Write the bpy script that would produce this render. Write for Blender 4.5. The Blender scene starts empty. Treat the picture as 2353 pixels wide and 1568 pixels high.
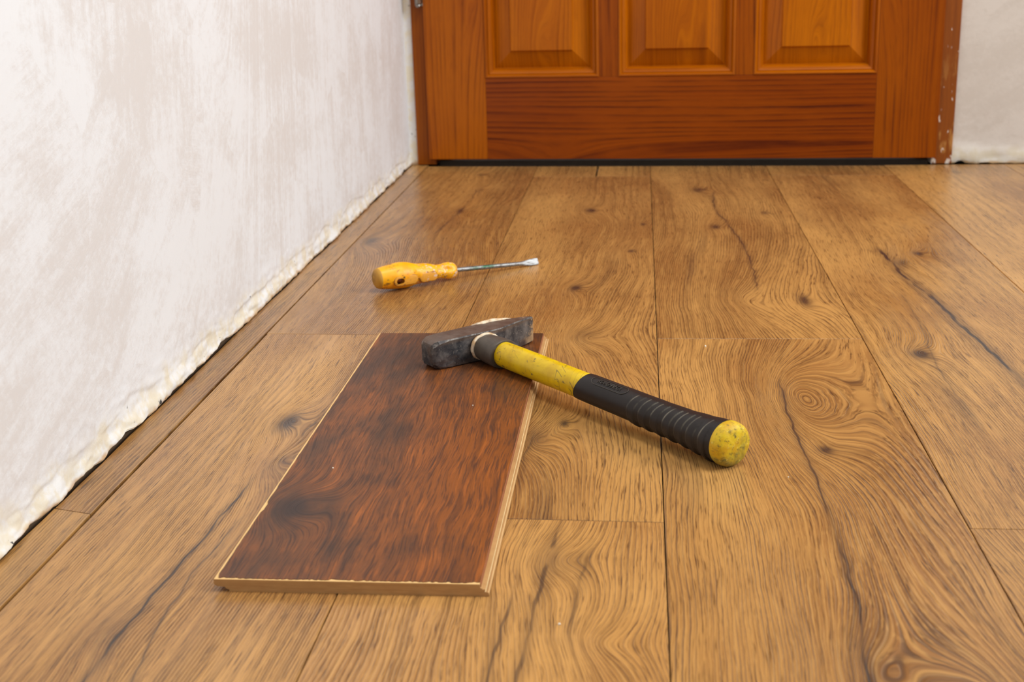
import bpy, bmesh, math, random
from mathutils import Vector, Matrix, noise as mnoise

scene = bpy.context.scene
COL = scene.collection

# ------------------------------------------------------------------ camera, light, exposure
CAM_H = 0.36
cam_data = bpy.data.cameras.new('camera')
cam = bpy.data.objects.new('camera', cam_data)
COL.objects.link(cam)
RIGHT = (0.99511406, 0.09488796, -0.02728169)
UP = (-0.00142633, 0.29010777, 0.95699292)
FWD = (-0.09872174, 0.95227819, -0.28882567)
cam.matrix_world = Matrix(((RIGHT[0], UP[0], -FWD[0], 0), (RIGHT[1], UP[1], -FWD[1], 0),
                           (RIGHT[2], UP[2], -FWD[2], CAM_H), (0, 0, 0, 1)))
cam_data.sensor_fit = 'HORIZONTAL'
cam_data.sensor_width = 36.0
cam_data.lens = 2985.2 * 36.0 / 2353.0
cam_data.clip_start = 0.02
cam_data.dof.use_dof = True
cam_data.dof.focus_distance = 1.05
cam_data.dof.aperture_fstop = 13.0
scene.camera = cam

world = bpy.data.worlds.new('room_light')
scene.world = world
world.use_nodes = True
world.node_tree.nodes['Background'].inputs[0].default_value = (0.96, 0.98, 1.0, 1)
world.node_tree.nodes['Background'].inputs[1].default_value = 0.30


def area_light(name, loc, target, sx, sy, power, color):
    d = bpy.data.lights.new(name, 'AREA')
    d.shape = 'RECTANGLE'
    d.size, d.size_y, d.energy, d.color = sx, sy, power, color
    o = bpy.data.objects.new(name, d)
    COL.objects.link(o)
    o.location = loc
    o.rotation_euler = (Vector(target) - Vector(loc)).to_track_quat('-Z', 'Y').to_euler()
    return o


area_light('ceiling_lamp', (0.45, 1.00, 2.35), (0.25, 1.0, 0), 0.6, 0.6, 23, (1.0, 0.965, 0.91))
area_light('window_daylight', (2.3, 0.80, 1.55), (-0.3, 0.75, 0.25), 1.3, 1.2, 66, (0.95, 0.98, 1.0))

scene.view_settings.view_transform = 'Standard'
scene.view_settings.look = 'None'
scene.view_settings.gamma = 1.0
scene.view_settings.use_curve_mapping = False
scene.view_settings.exposure = 0.0


# ------------------------------------------------------------------ helpers: objects
def tag(o, label=None, cat=None, group=None, kind=None):
    if label: o['label'] = label
    if cat: o['category'] = cat
    if group: o['group'] = group
    if kind: o['kind'] = kind
    return o


def empty(name, loc, rz=0.0):
    o = bpy.data.objects.new(name, None)
    COL.objects.link(o)
    o.location = loc
    o.rotation_euler = (0, 0, rz)
    o.empty_display_size = 0.05
    return o


def link_mesh(name, me, m=None, parent=None, loc=(0, 0, 0), smooth=None):
    o = bpy.data.objects.new(name, me)
    COL.objects.link(o)
    if m: me.materials.append(m)
    if parent: o.parent = parent
    o.location = loc
    if smooth is not None:
        for p in me.polygons: p.use_smooth = True
        if smooth > 0: me.set_sharp_from_angle(angle=math.radians(smooth))
    return o


def mesh_from(verts, faces, name='m'):
    me = bpy.data.meshes.new(name)
    me.from_pydata([tuple(v) for v in verts], [], faces)
    me.update()
    bm = bmesh.new(); bm.from_mesh(me)
    bmesh.ops.recalc_face_normals(bm, faces=bm.faces)
    bm.to_mesh(me); bm.free()
    return me


def prism(poly, z0, z1, bevel=0.0):
    """closed prism over a 2-D polygon with a small chamfer round the top"""
    n = len(poly)
    cx = sum(p[0] for p in poly) / n; cy = sum(p[1] for p in poly) / n
    V = [(x, y, z0) for x, y in poly]
    if bevel:
        V += [(x, y, z1 - bevel) for x, y in poly]
        for x, y in poly:
            V.append((x - math.copysign(bevel, x - cx), y - math.copysign(bevel, y - cy), z1))
        rows = 3
    else:
        V += [(x, y, z1) for x, y in poly]; rows = 2
    F = [tuple(range(n))[::-1], tuple(range((rows - 1) * n, rows * n))]
    for r in range(rows - 1):
        for i in range(n):
            j = (i + 1) % n
            F.append((r * n + i, r * n + j, (r + 1) * n + j, (r + 1) * n + i))
    return mesh_from(V, F)


def box(x0, x1, y0, y1, z0, z1, bevel=0.0):
    bm = bmesh.new()
    bmesh.ops.create_cube(bm, size=1)
    for v in bm.verts:
        v.co = ((x0 + x1) / 2 + v.co.x * (x1 - x0), (y0 + y1) / 2 + v.co.y * (y1 - y0), (z0 + z1) / 2 + v.co.z * (z1 - z0))
    if bevel:
        bmesh.ops.bevel(bm, geom=list(bm.edges), offset=bevel, segments=2, affect='EDGES', profile=0.5)
    bmesh.ops.recalc_face_normals(bm, faces=bm.faces)
    me = bpy.data.meshes.new('box'); bm.to_mesh(me); bm.free()
    return me


def lathe_x(rings, nseg=48, rfun=None, axis=lambda s: (0.0, 0.0)):
    """surface round the local X axis; rings = [(s, radius)], capped at both ends"""
    V, F = [], []
    for s, r in rings:
        ay, az = axis(s)
        for k in range(nseg):
            th = 2 * math.pi * k / nseg
            rr, ds = (r, 0.0) if rfun is None else rfun(s, r, th)
            V.append((s + ds, ay - rr * math.sin(th), az + rr * math.cos(th)))
    n = len(rings)
    for i in range(n - 1):
        for k in range(nseg):
            j = (k + 1) % nseg
            F.append((i * nseg + k, i * nseg + j, (i + 1) * nseg + j, (i + 1) * nseg + k))
    F.append(tuple(range(nseg))); F.append(tuple(range((n - 1) * nseg, n * nseg))[::-1])
    return mesh_from(V, F)


def interp(x, pts):
    if x <= pts[0][0]: return pts[0][1]
    for (a, p), (b, q) in zip(pts, pts[1:]):
        if x <= b:
            t = (x - a) / (b - a); t = t * t * (3 - 2 * t)
            return p + (q - p) * t
    return pts[-1][1]


# ------------------------------------------------------------------ helpers: node expressions
class S:
    """a socket or constant in a material, with arithmetic"""
    def __init__(self, T, s): self.T, self.s = T, s
    def _b(self, op, o, rev=False):
        a, b = (o, self) if rev else (self, o)
        return self.T.math(op, a, b)
    def __add__(self, o): return self._b('ADD', o)
    __radd__ = __add__
    def __sub__(self, o): return self._b('SUBTRACT', o)
    def __rsub__(self, o): return self._b('SUBTRACT', o, True)
    def __mul__(self, o): return self._b('MULTIPLY', o)
    __rmul__ = __mul__
    def __truediv__(self, o): return self._b('DIVIDE', o)
    def __pow__(self, o): return self._b('POWER', o)


class Mat:
    def __init__(self, name):
        self.m = bpy.data.materials.new(name)
        self.m.use_nodes = True
        self.nt = self.m.node_tree
        self.N = self.nt.nodes
        self.bsdf = self.N['Principled BSDF']
        self.tc = self.N.new('ShaderNodeTexCoord')

    def put(self, v, sock):
        if isinstance(v, S): self.nt.links.new(v.s, sock)
        elif isinstance(v, (tuple, list)) and sock.type == 'RGBA': sock.default_value = tuple(v) + ((1,) if len(v) == 3 else ())
        else: sock.default_value = v

    def math(self, op, a, b=None, c=None, clamp=False):
        n = self.N.new('ShaderNodeMath'); n.operation = op; n.use_clamp = clamp
        self.put(a, n.inputs[0])
        if b is not None: self.put(b, n.inputs[1])
        if c is not None: self.put(c, n.inputs[2])
        return S(self, n.outputs[0])

    def coords(self, rot90=False):
        n = self.N.new('ShaderNodeSeparateXYZ')
        self.nt.links.new(self.tc.outputs['Object'], n.inputs[0])
        return [S(self, n.outputs[i]) for i in range(3)]

    def vec(self, x=0.0, y=0.0, z=0.0):
        n = self.N.new('ShaderNodeCombineXYZ')
        for v, i in zip((x, y, z), n.inputs): self.put(v, i)
        return S(self, n.outputs[0])

    def noise(self, v, scale=1.0, detail=2.0, rough=0.5, dist=0.0):
        n = self.N.new('ShaderNodeTexNoise')
        self.put(v, n.inputs['Vector'])
        n.inputs['Scale'].default_value = scale; n.inputs['Detail'].default_value = detail
        n.inputs['Roughness'].default_value = rough; n.inputs['Distortion'].default_value = dist
        return S(self, n.outputs[0])

    def voronoi(self, v, scale=1.0, rand=1.0):
        n = self.N.new('ShaderNodeTexVoronoi')
        self.put(v, n.inputs['Vector']); n.inputs['Scale'].default_value = scale
        n.inputs['Randomness'].default_value = rand
        return S(self, n.outputs[0])

    def step(self, x, lo, hi):
        n = self.N.new('ShaderNodeMapRange'); n.interpolation_type = 'SMOOTHSTEP'
        self.put(x, n.inputs[0]); self.put(lo, n.inputs[1]); self.put(hi, n.inputs[2])
        return S(self, n.outputs[0])

    def mix(self, f, a, b):
        n = self.N.new('ShaderNodeMix'); n.data_type = 'RGBA'
        self.put(f, n.inputs[0]); self.put(a, n.inputs[6]); self.put(b, n.inputs[7])
        return S(self, n.outputs[2])

    def gauss(self, x, y, kx, ky, rx, ry):
        dx = (x - kx) * (1.0 / rx); dy = (y - ky) * (1.0 / ry)
        return self.math('EXPONENT', (dx * dx + dy * dy) * -1.0)

    def out(self, color=None, rough=None, bump=None, bstr=0.3, bdist=0.001, metal=None, spec=None, coat=None, coat_r=0.1):
        I = self.bsdf.inputs
        if color is not None: self.put(color, I['Base Color'])
        if rough is not None: self.put(rough, I['Roughness'])
        if metal is not None: self.put(metal, I['Metallic'])
        if spec is not None: self.put(spec, I['Specular IOR Level'])
        if coat is not None:
            self.put(coat, I['Coat Weight']); self.put(coat_r, I['Coat Roughness'])
        if bump is not None:
            n = self.N.new('ShaderNodeBump')
            n.inputs['Strength'].default_value = bstr; n.inputs['Distance'].default_value = bdist
            self.put(bump, n.inputs['Height'])
            self.nt.links.new(n.outputs[0], I['Normal'])
        return self.m


def rgb(r, g, b):
    f = lambda c: (c / 255 / 12.92) if c <= 10.3 else ((c / 255 + 0.055) / 1.055) ** 2.4
    return (f(r), f(g), f(b))


def plain(name, col, rough=0.6, metal=0.0, spec=0.5):
    M = Mat(name)
    x, y, z = M.coords()
    n = M.noise(M.vec(x, y, z), 60, 3)
    c = M.mix(n, tuple(v * 0.8 for v in col), tuple(min(1, v * 1.2) for v in col))
    return M.out(c, rough, metal=metal, spec=spec)


def wood(name, seed, base, light, dark, streak, knots=(), bands=(), freq=170, wav=1.0, line=0.75, blotch=1.0,
         rough=0.32, axis='y', fine=0.5, bump=0.25, coat=None, streak_amt=0.6, spec=0.5, kscale=1.0, fscale=1.0, coarse=0.0, lboost=1.0):
    """timber: growth rings are the level lines of a smooth field bent round the knots.
    axis = object axis the grain runs along; knots = (across, along, r_across, r_along, height, darkness)"""
    M = Mat(name)
    X, Y, Z = M.coords()
    if axis == 'y': x, y = X, Y
    elif axis == 'z': x, y = X, Z
    else: x, y = Z, X
    o = seed * 3.17
    w1 = M.noise(M.vec(x * 4.0 + o, y * 1.3, o), 1.0, 1.5) - 0.5
    w2 = M.noise(M.vec(x * 16 + o, y * 6, o + 5), 1.0, 1.0) - 0.5
    w3 = M.noise(M.vec(x * 70, y * 34, o + 9), 1.0, 1.0) - 0.5
    g = x + w1 * (0.11 * wav) + w2 * (0.015 * wav) + w3 * (0.0016 * wav)
    kd = None
    for (kx, ky, rx, ry, h, dk) in knots:
        dx = (x + w2 * 0.020 + w3 * 0.004 - kx) * (1.0 / rx); dy = (y + w1 * 0.05 + w2 * 0.03 - ky) * (1.0 / ry)
        e = M.math('EXPONENT', M.math('SQRT', dx * dx + dy * dy + 0.06) * -1.3)
        g = g + e * (h * kscale)
        if dk > 0:
            core = M.gauss(x + w2 * 0.02, y + w2 * 0.03, kx, ky, rx * 0.42, ry * 0.42) * dk
            kd = core if kd is None else M.math('MAXIMUM', kd, core)
    # coarse growth lines, uneven in spacing and strength
    sp = M.noise(M.vec(g * 22, o, y * 0.5), 1.0, 1.0)
    freq = freq * fscale; line = min(0.95, line * lboost)
    r = M.math('FRACT', g * freq + sp * 6.0)
    ln = M.step(r, 0.64, 0.90) * (1.0 - M.step(r, 0.94, 1.0))
    r2 = M.math('FRACT', g * (freq * 2.7) + sp * 3.0)
    ln2 = M.step(r2, 0.45, 0.9) * (1.0 - M.step(r2, 0.92, 1.0))
    brk = M.noise(M.vec(g * 60, y * 9, o), 1.0, 2.0)
    ln = ln * M.step(brk, 0.22, 0.72)
    r0 = M.math('FRACT', g * (freq * 0.19) + sp * 2.2)
    ln0 = M.step(r0, 0.30, 0.88) * (1.0 - M.step(r0, 0.90, 1.0)) * M.step(M.noise(M.vec(g * 12, y * 3, o + 50), 1.0, 1.0), 0.35, 0.62)
    # fine pores
    p1 = M.noise(M.vec(g * 1000, y * 38, o + 3), 1.0, 2.5, 0.6)
    p2 = M.noise(M.vec(g * 330, y * 14, o + 13), 1.0, 2.0, 0.5)
    # broad tone along the grain
    t1 = M.noise(M.vec(g * 9, y * 0.9, o + 20), 1.0, 2.0)
    t2 = M.noise(M.vec(x * 9, y * 5, o + 30), 1.0, 3.0)
    tone = M.step(t1 * 0.6 + t2 * 0.4, 0.36, 0.66)
    c = M.mix(tone * blotch, base, light)
    if coarse: c = M.mix(ln0 * coarse, c, dark)
    c = M.mix(ln * line, c, dark)
    c = M.mix(ln2 * line * 0.40 * M.step(brk, 0.3, 0.6), c, dark)
    c = M.mix(M.step(r, 0.05, 0.20) * (1.0 - M.step(r, 0.20, 0.45)) * 0.45, c, light)
    c = M.mix(M.step(p1, 0.50, 0.72) * fine, c, dark)
    c = M.mix(M.step(p2, 0.5, 0.75) * fine * 0.6, c, light)
    p3 = M.noise(M.vec(g * 1600, y * 110, o + 23), 1.0, 1.5, 0.5)
    c = M.mix(M.step(p3, 0.52, 0.75) * fine * 0.5, c, light)
    # dark mineral streaks that follow the grain
    st = M.noise(M.vec(g * 26, y * 1.6, o + 40), 1.0, 2.0)
    stm = M.step(st, 0.63, 0.82) * streak_amt
    c = M.mix(stm, c, streak)
    for (pts, wd, dk) in bands:
        # a dark check through a few points, y increasing: piecewise centre line
        n = M.N.new('ShaderNodeFloatCurve')
        y0, y1 = pts[0][1], pts[-1][1]
        xs = [p[0] for p in pts]; xm, xM = min(xs) - 0.01, max(xs) + 0.01
        M.put((y - y0) * (1.0 / (y1 - y0)), n.inputs['Value'])
        cv = n.mapping.curves[0]
        for i, (px_, py_) in enumerate(pts):
            u, v = (py_ - y0) / (y1 - y0), (px_ - xm) / (xM - xm)
            if i == 0: cv.points[0].location = (u, v)
            elif i == len(pts) - 1: cv.points[-1].location = (u, v)
            else: cv.points.new(u, v)
        n.mapping.update()
        cl = S(M, n.outputs[0]) * (xM - xm) + xm
        d = M.math('ABSOLUTE', x + w3 * 0.006 + w2 * 0.004 - cl)
        inside = M.step(y, y0, y0 + 0.05) * (1.0 - M.step(y, y1 - 0.05, y1))
        fade = M.step(brk + M.noise(M.vec(x * 20, y * 12, o), 1.0, 2.0), 0.62, 1.02)
        halo = (1.0 - M.step(d, 0.0, wd * 4)) * 0.40
        thin = (1.0 - M.step(d, wd * 0.2, wd))
        bm_ = M.math('MAXIMUM', halo, thin * fade) * inside * dk
        c = M.mix(bm_, c, streak)
    if kd is not None:
        c = M.mix(M.math('MINIMUM', kd * (0.55 + p2), 0.92), c, streak)
    h = (1.0 - ln) * 0.6 + p1 * 0.5
    rr = rough + (ln * 0.10) + (t2 - 0.5) * 0.10
    return M.out(c, rr, bump=h, bstr=bump, bdist=0.0006, coat=coat, spec=spec)


# ------------------------------------------------------------------ floor of laminate planks
sub = plain('subfloor_dark', rgb(66, 54, 46), 0.9)
floor = link_mesh('floor', box(-0.412, 1.75, -0.7, 2.36, -0.06, -0.0085), sub)
tag(floor, 'oak-look laminate floor of wide brown planks', kind='structure')

OAK = dict(rough=0.26, base=rgb(146, 100, 54), light=rgb(200, 150, 85), dark=rgb(80, 53, 32), streak=rgb(48, 41, 40), fine=0.85, bump=0.5, kscale=0.85, fscale=2.2, coarse=0.42, lboost=1.05)


def oak(seed, knots=(), bands=(), k=1.0, kl=None, **kw):
    a = dict(OAK)
    for key in ('base', 'light', 'dark'):
        a[key] = tuple(v * k for v in a[key])
    if kl: a['light'] = kl
    a.update(kw)
    return wood('oak_laminate', seed, knots=knots, bands=bands, **a)


G = 0.00036
XS, XA, XB, XC, XD, XE = -0.3712, -0.1773, 0.0153, 0.2079, 0.4006, 0.5932


def door_y(x):
    return 2.2364 - 0.0571 * (x + 0.3579)


def plank(x0, x1, y0, y1, m, y0r=None, y1r=None, g0=G, g1=G):
    """one board; y0/y1 are its end joints at the left edge, y0r/y1r at the right"""
    y0r = y0 if y0r is None else y0r; y1r = y1 if y1r is None else y1r
    poly = [(x0 + g0, y0 + G), (x1 - g1, y0r + G), (x1 - g1, y1r - G), (x0 + g0, y1 - G)]
    me = prism(poly, -0.0085, 0.0, 0.0004)
    return link_mesh('plank', me, m, floor)


def wall_plank(y0, y1, y0r, y1r, m, seed):
    """narrow ripped strip along the wall with a sawn, slightly wandering edge"""
    rnd = random.Random(seed)
    n = max(4, int((y1 - y0) / 0.02))
    left = []
    for i in range(n + 1):
        yy = y0 + G + (y1 - y0 - 2 * G) * i / n
        left.append((-0.4015 + 0.0022 * mnoise.noise(Vector((yy * 9, seed, 0))) + 0.0004 * rnd.uniform(-1, 1), yy))
    right = [(XS - 0.0011, y0r + G), (XS - 0.0011, y1r - G)]
    poly = right + left[::-1]
    V = [(x, y, -0.0085) for x, y in poly] + [(x, y, 0.0) for x, y in poly]
    k = len(poly)
    F = [tuple(range(k))[::-1], tuple(range(k, 2 * k))] + [(i, (i + 1) % k, k + (i + 1) % k, k + i) for i in range(k)]
    return link_mesh('plank', mesh_from(V, F), m, floor)


wall_plank(-0.70, 0.7881, -0.70, 0.7798, oak(1, wav=0.5, line=0.45, k=0.92, streak_amt=0.1), 1)
wall_plank(0.7881, 2.1625, 0.7798, 2.1388, oak(2, wav=0.35, line=0.4, k=0.93, streak_amt=0.1), 2)
wall_plank(2.1625, 2.268, 2.1388, 2.256, oak(3, wav=0.3, line=0.3, streak_amt=0.0), 3)
# column next to the strip
plank(XS, XA, -0.70, 1.2108, oak(4, wav=0.55, freq=260, line=0.55,
      knots=[(-0.2855, 0.955, 0.020, 0.050, 0.050, 1.0), (-0.272, 0.865, 0.022, 0.060, 0.035, 0.25), (-0.30, 0.62, 0.03, 0.06, 0.02, 0.2)],
      bands=[([(-0.286, 0.50), (-0.289, 0.60), (-0.287, 0.67), (-0.281, 0.76), (-0.279, 0.86)], 0.0016, 0.95),
             ([(-0.262, 0.44), (-0.262, 0.55), (-0.272, 0.66), (-0.262, 0.80)], 0.0010, 0.7)], k=1.06, streak_amt=0.35), y1r=1.2045, g0=0.0012)
plank(XS, XA, 1.2108, 2.239, oak(5, wav=0.7, freq=210, line=0.6,
      knots=[(-0.349, 1.640, 0.030, 0.060, 0.06, 0.75), (-0.262, 1.83, 0.016, 0.05, 0.03, 0.9), (-0.25, 2.00, 0.014, 0.06, 0.03, 0.5), (-0.262, 2.15, 0.02, 0.03, 0.03, 0.6)],
      bands=[([(-0.275, 1.66), (-0.263, 1.80), (-0.256, 1.93), (-0.259, 2.03)], 0.0012, 0.8)], k=0.98), y0r=1.2045, y1r=2.226)
# second column
plank(XA, XB, -0.70, 0.7848, oak(6, wav=1.0, freq=150, line=0.55,
      knots=[(-0.045, 0.72, 0.03, 0.05, 0.05, 0.25), (-0.02, 0.62, 0.04, 0.04, 0.05, 0.0)],
      bands=[([(-0.066, 0.52), (-0.064, 0.59), (-0.060, 0.66), (-0.056, 0.72), (-0.05, 0.79)], 0.0022, 0.78),
             ([(-0.083, 0.48), (-0.080, 0.56), (-0.077, 0.63), (-0.074, 0.70)], 0.0018, 0.7),
             ([(-0.040, 0.60), (-0.036, 0.68), (-0.030, 0.76)], 0.0018, 0.5)], k=1.10), y1r=0.7806)
plank(XA, XB, 0.7848, 2.1213, oak(7, wav=0.9, freq=190, line=0.6,
      knots=[(-0.0697, 1.83, 0.020, 0.040, 0.05, 0.95), (-0.0704, 1.39, 0.016, 0.028, 0.045, 1.0), (-0.050, 1.21, 0.030, 0.055, 0.06, 0.35),
             (0.0041, 1.732, 0.008, 0.018, 0.012, 0.9), (-0.0085, 1.575, 0.010, 0.02, 0.01, 0.8), (-0.076, 0.935, 0.020, 0.045, 0.045, 0.55), (-0.059, 0.965, 0.010, 0.018, 0.02, 0.9)],
      bands=[([(-0.083, 0.80), (-0.085, 0.88), (-0.080, 0.96)], 0.0012, 0.6)]), y0r=0.7806, y1r=2.1139)
plank(XA, -0.0745, 2.1213, 2.226, oak(8, wav=0.3, line=0.4, k=0.9), y0r=2.1175, y1r=2.219)
plank(-0.0725, XB, 2.1175, 2.219, oak(9, wav=0.3, line=0.4, k=0.92), y0r=2.1139, y1r=2.2145)
# third column
plank(XB, XC, -0.70, 1.1956, oak(10, wav=1.0, freq=165, line=0.75, fscale=1.7,
      knots=[(0.132, 1.03, 0.045, 0.13, 0.16, 0.0), (0.1387, 0.915, 0.014, 0.025, 0.02, 0.9), (0.12, 0.60, 0.04, 0.10, 0.06, 0.2), (0.17, 0.56, 0.03, 0.06, -0.05, 0.3)],
      bands=[([(0.1145, 0.52), (0.1160, 0.60), (0.1235, 0.695), (0.1225, 0.80), (0.1200, 0.90), (0.1170, 1.00), (0.1190, 1.09)], 0.0016, 0.85)], k=1.0))
plank(XB, XC, 1.1956, 2.2145, oak(11, wav=1.0, freq=170, line=0.8, fscale=1.7, kscale=0.7,
      knots=[(0.105, 1.34, 0.040, 0.13, 0.09, 0.0), (0.1709, 1.336, 0.016, 0.06, 0.03, 0.9), (0.1018, 1.715, 0.016, 0.03, 0.03, 0.9), (0.085, 1.98, 0.02, 0.05, 0.05, 0.8), (0.17, 1.80, 0.012, 0.03, 0.02, 0.6)],
      bands=[([(0.125, 1.36), (0.128, 1.55), (0.117, 1.72), (0.104, 1.86), (0.112, 1.99)], 0.0016, 0.85)], k=0.97), y0r=1.1952, y1r=2.2035)
# fourth column
plank(XC, XD, -0.70, 0.7784, oak(12, wav=0.7, line=0.5, k=0.97), y1r=0.776)
plank(XC, XD, 0.7784, 2.1056, oak(13, wav=0.8, freq=200, line=0.5,
      knots=[(0.3273, 1.545, 0.014, 0.024, 0.03, 1.0), (0.2508, 1.147, 0.022, 0.035, 0.045, 1.0), (0.30, 1.50, 0.02, 0.04, 0.02, 0.6)],
      bands=[([(0.325, 1.00), (0.3159, 1.14), (0.308, 1.24), (0.3037, 1.335), (0.293, 1.42), (0.289, 1.50), (0.285, 1.60)], 0.0040, 1.0),
             ([(0.262, 0.95), (0.258, 1.10), (0.270, 1.25), (0.274, 1.40)], 0.0014, 0.5)], k=1.0), y0r=0.776, y1r=2.1002)
plank(XC, XD, 2.1056, 2.2035, oak(14, wav=0.3, line=0.4, k=0.88), y0r=2.1002, y1r=2.1925)
# fifth column and the ones beyond the frame
plank(XD, XE, -0.70, 2.1925 + 0.003, oak(15, wav=0.6, freq=170, line=0.4, knots=[(0.56, 1.75, 0.02, 0.04, 0.03, 0.7), (0.50, 2.12, 0.015, 0.04, 0.02, 0.5)], k=0.98), y1r=2.1815 + 0.012)
plank(XE, XE + 0.1926, -0.70, 2.1935, oak(16, wav=0.6, line=0.4), y1r=2.1825)
oak_b = oak(17, wav=0.7, line=0.5)
plank(XE + 0.1926, XE + 0.3852, -0.70, 1.31, oak_b)
plank(XE + 0.1926, XE + 0.3852, 1.31, 2.1825, oak_b, y1r=2.1715)
plank(XE + 0.3852, XE + 0.5778, -0.70, 2.1715, oak_b, y1r=2.1605)
plank(XE + 0.5778, XE + 0.7704, -0.70, 0.92, oak_b)
plank(XE + 0.5778, XE + 0.7704, 0.92, 2.1605, oak_b, y1r=2.1495)
plank(XE + 0.7704, XE + 0.963, -0.70, 2.1495, oak_b, y1r=2.1385)


# ------------------------------------------------------------------ plaster
def plaster(name, white, pink, axes, cream_low=False, cream=(rgb(232, 232, 230), rgb(226, 217, 196))):
    M = Mat(name)
    X, Y, Z = M.coords()
    u = Y if axes == 'yz' else X
    v = Z
    wob = M.noise(M.vec(u * 5, v * 5, 1.0), 1.0, 3.0) - 0.5
    # every trowel pass has its own direction
    vn = M.N.new('ShaderNodeTexVoronoi'); vn.inputs['Scale'].default_value = 1.0
    M.put(M.vec(u * 5.5 + wob * 0.9, v * 4.5 + wob * 0.7, 3.0), vn.inputs['Vector'])
    sep = M.N.new('ShaderNodeSeparateColor'); M.nt.links.new(vn.outputs['Color'], sep.inputs[0])
    ang = S(M, sep.outputs[0]) * 1.9 - 0.35
    vert = M.step(u, 1.25, 1.7)
    ang = ang * (1.0 - vert * 0.8) + vert * 1.35
    ca, sa = M.math('COSINE', ang), M.math('SINE', ang)
    p_, q_ = u * ca + v * sa, v * ca - u * sa
    s = M.noise(M.vec(p_ * 9, q_ * 95, S(M, sep.outputs[1]) * 9.0), 1.0, 5, 0.65)
    a = M.noise(M.vec(p_ * 5, q_ * 13, 2.0 + S(M, sep.outputs[2]) * 1.5), 1.0, 8, 0.68)
    a2 = M.noise(M.vec(u * 4.5 + wob * 0.3, v * 6, 9.0), 1.0, 9, 0.66)
    mixv = a * 0.42 + a2 * 0.58
    s2 = M.noise(M.vec(u * 120, v * 120, 4), 1.0, 4, 0.7)
    m = M.step(mixv + (s - 0.5) * 0.22 + (s2 - 0.5) * 0.26, 0.42, 0.60)
    c = M.mix(m, white, pink)
    warm = M.noise(M.vec(u * 2.2, v * 2.2, 11), 1.0, 2)
    c = M.mix(M.step(warm, 0.4, 0.7) * 0.25, c, pink)
    if cream_low:
        p = M.vec(X, Y, Z)
        n = M.noise(p, 55, 4, 0.6)
        e2 = M.noise(M.vec(u * 26, v * 26, 5), 1.0, 4)
        zz = v + (e2 - 0.5) * 0.040
        c = M.mix((1.0 - M.step(zz, 0.012, 0.034)), c, M.mix(M.step(n, 0.38, 0.60), cream[0], cream[1]))
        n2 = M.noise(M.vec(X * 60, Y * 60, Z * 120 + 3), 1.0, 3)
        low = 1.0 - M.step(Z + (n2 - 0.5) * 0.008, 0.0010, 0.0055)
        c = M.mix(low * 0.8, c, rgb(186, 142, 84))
        n3 = M.noise(p, 150, 2)
        c = M.mix(M.step(n3, 0.67, 0.71) * M.step(n2, 0.52, 0.62) * (1.0 - M.step(zz, 0.012, 0.026)), c, rgb(80, 78, 76))
    grit = M.noise(M.vec(u * 700, v * 700, 3), 1.0, 2)
    h = m * 0.5 + s * 0.6 + grit * 0.15 + s2 * 0.3
    return M.out(c, 0.78, bump=h, bstr=0.3, bdist=0.0010, spec=0.2)


def edge_plaster(name):
    M = Mat(name)
    X, Y, Z = M.coords()
    p = M.vec(X, Y, Z)
    n = M.noise(p, 55, 4, 0.6)
    c = M.mix(M.step(n, 0.40, 0.62), rgb(240, 240, 238), rgb(238, 230, 208))
    n2 = M.noise(M.vec(X * 60, Y * 30, Z * 120 + 3), 1.0, 3)
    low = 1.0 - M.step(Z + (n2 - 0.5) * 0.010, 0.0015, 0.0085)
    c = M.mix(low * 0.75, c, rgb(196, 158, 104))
    n3 = M.noise(p, 190, 2)
    c = M.mix(M.step(n3, 0.66, 0.72) * M.step(n2, 0.5, 0.6), c, rgb(70, 68, 66))
    return M.out(c, 0.85, bump=n + n3 * 0.3, bstr=0.5, bdist=0.002, spec=0.2)


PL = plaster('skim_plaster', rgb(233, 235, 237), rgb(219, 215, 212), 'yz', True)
PLB = plaster('shaded_back_plaster', rgb(209, 201, 192), rgb(199, 190, 180), 'xz', True, (rgb(212, 206, 195), rgb(205, 195, 174)))  # same plaster as the left wall, colour lowered for its weaker light
EDGE = edge_plaster('ragged_plaster_edge')


def fbm(p, o=4):
    return mnoise.fractal(Vector(p), 1.0, 2.0, o)


def wall_grid(us, vs, fun):
    V, F = [], []
    for v in vs:
        for u in us: V.append(fun(u, v))
    n = len(us)
    for j in range(len(vs) - 1):
        for i in range(n - 1):
            F.append((j * n + i, j * n + i + 1, (j + 1) * n + i + 1, (j + 1) * n + i))
    return V, F, n


def thick(V, F, off):
    """give an open sheet a back at the offset and closed rims"""
    n = len(V)
    V2 = V + [(v[0] + off[0], v[1] + off[1], v[2]) for v in V]
    F2 = list(F) + [tuple(i + n for i in f[::-1]) for f in F]
    cnt = {}
    for f in F:
        for a, b in zip(f, f[1:] + f[:1]):
            cnt[(a, b)] = 1
    for (a, b) in cnt:
        if (b, a) not in cnt: F2.append((b, a, a + n, b + n))
    return mesh_from(V2, F2)


WALL_X = -0.4045
us = [-0.7 + 0.02 * i for i in range(149)]
vs = [0.045 + 0.05 * i for i in range(48)]
V, F, n = wall_grid(us, vs, lambda u, v: (WALL_X + 0.0010 * fbm((u * 3, v * 3, 0)), u, v))
wall_left = link_mesh('wall_left', thick(V, F, (-0.12, 0, 0)), PL, smooth=40)
tag(wall_left, 'freshly skimmed white plaster wall', kind='structure')


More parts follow.
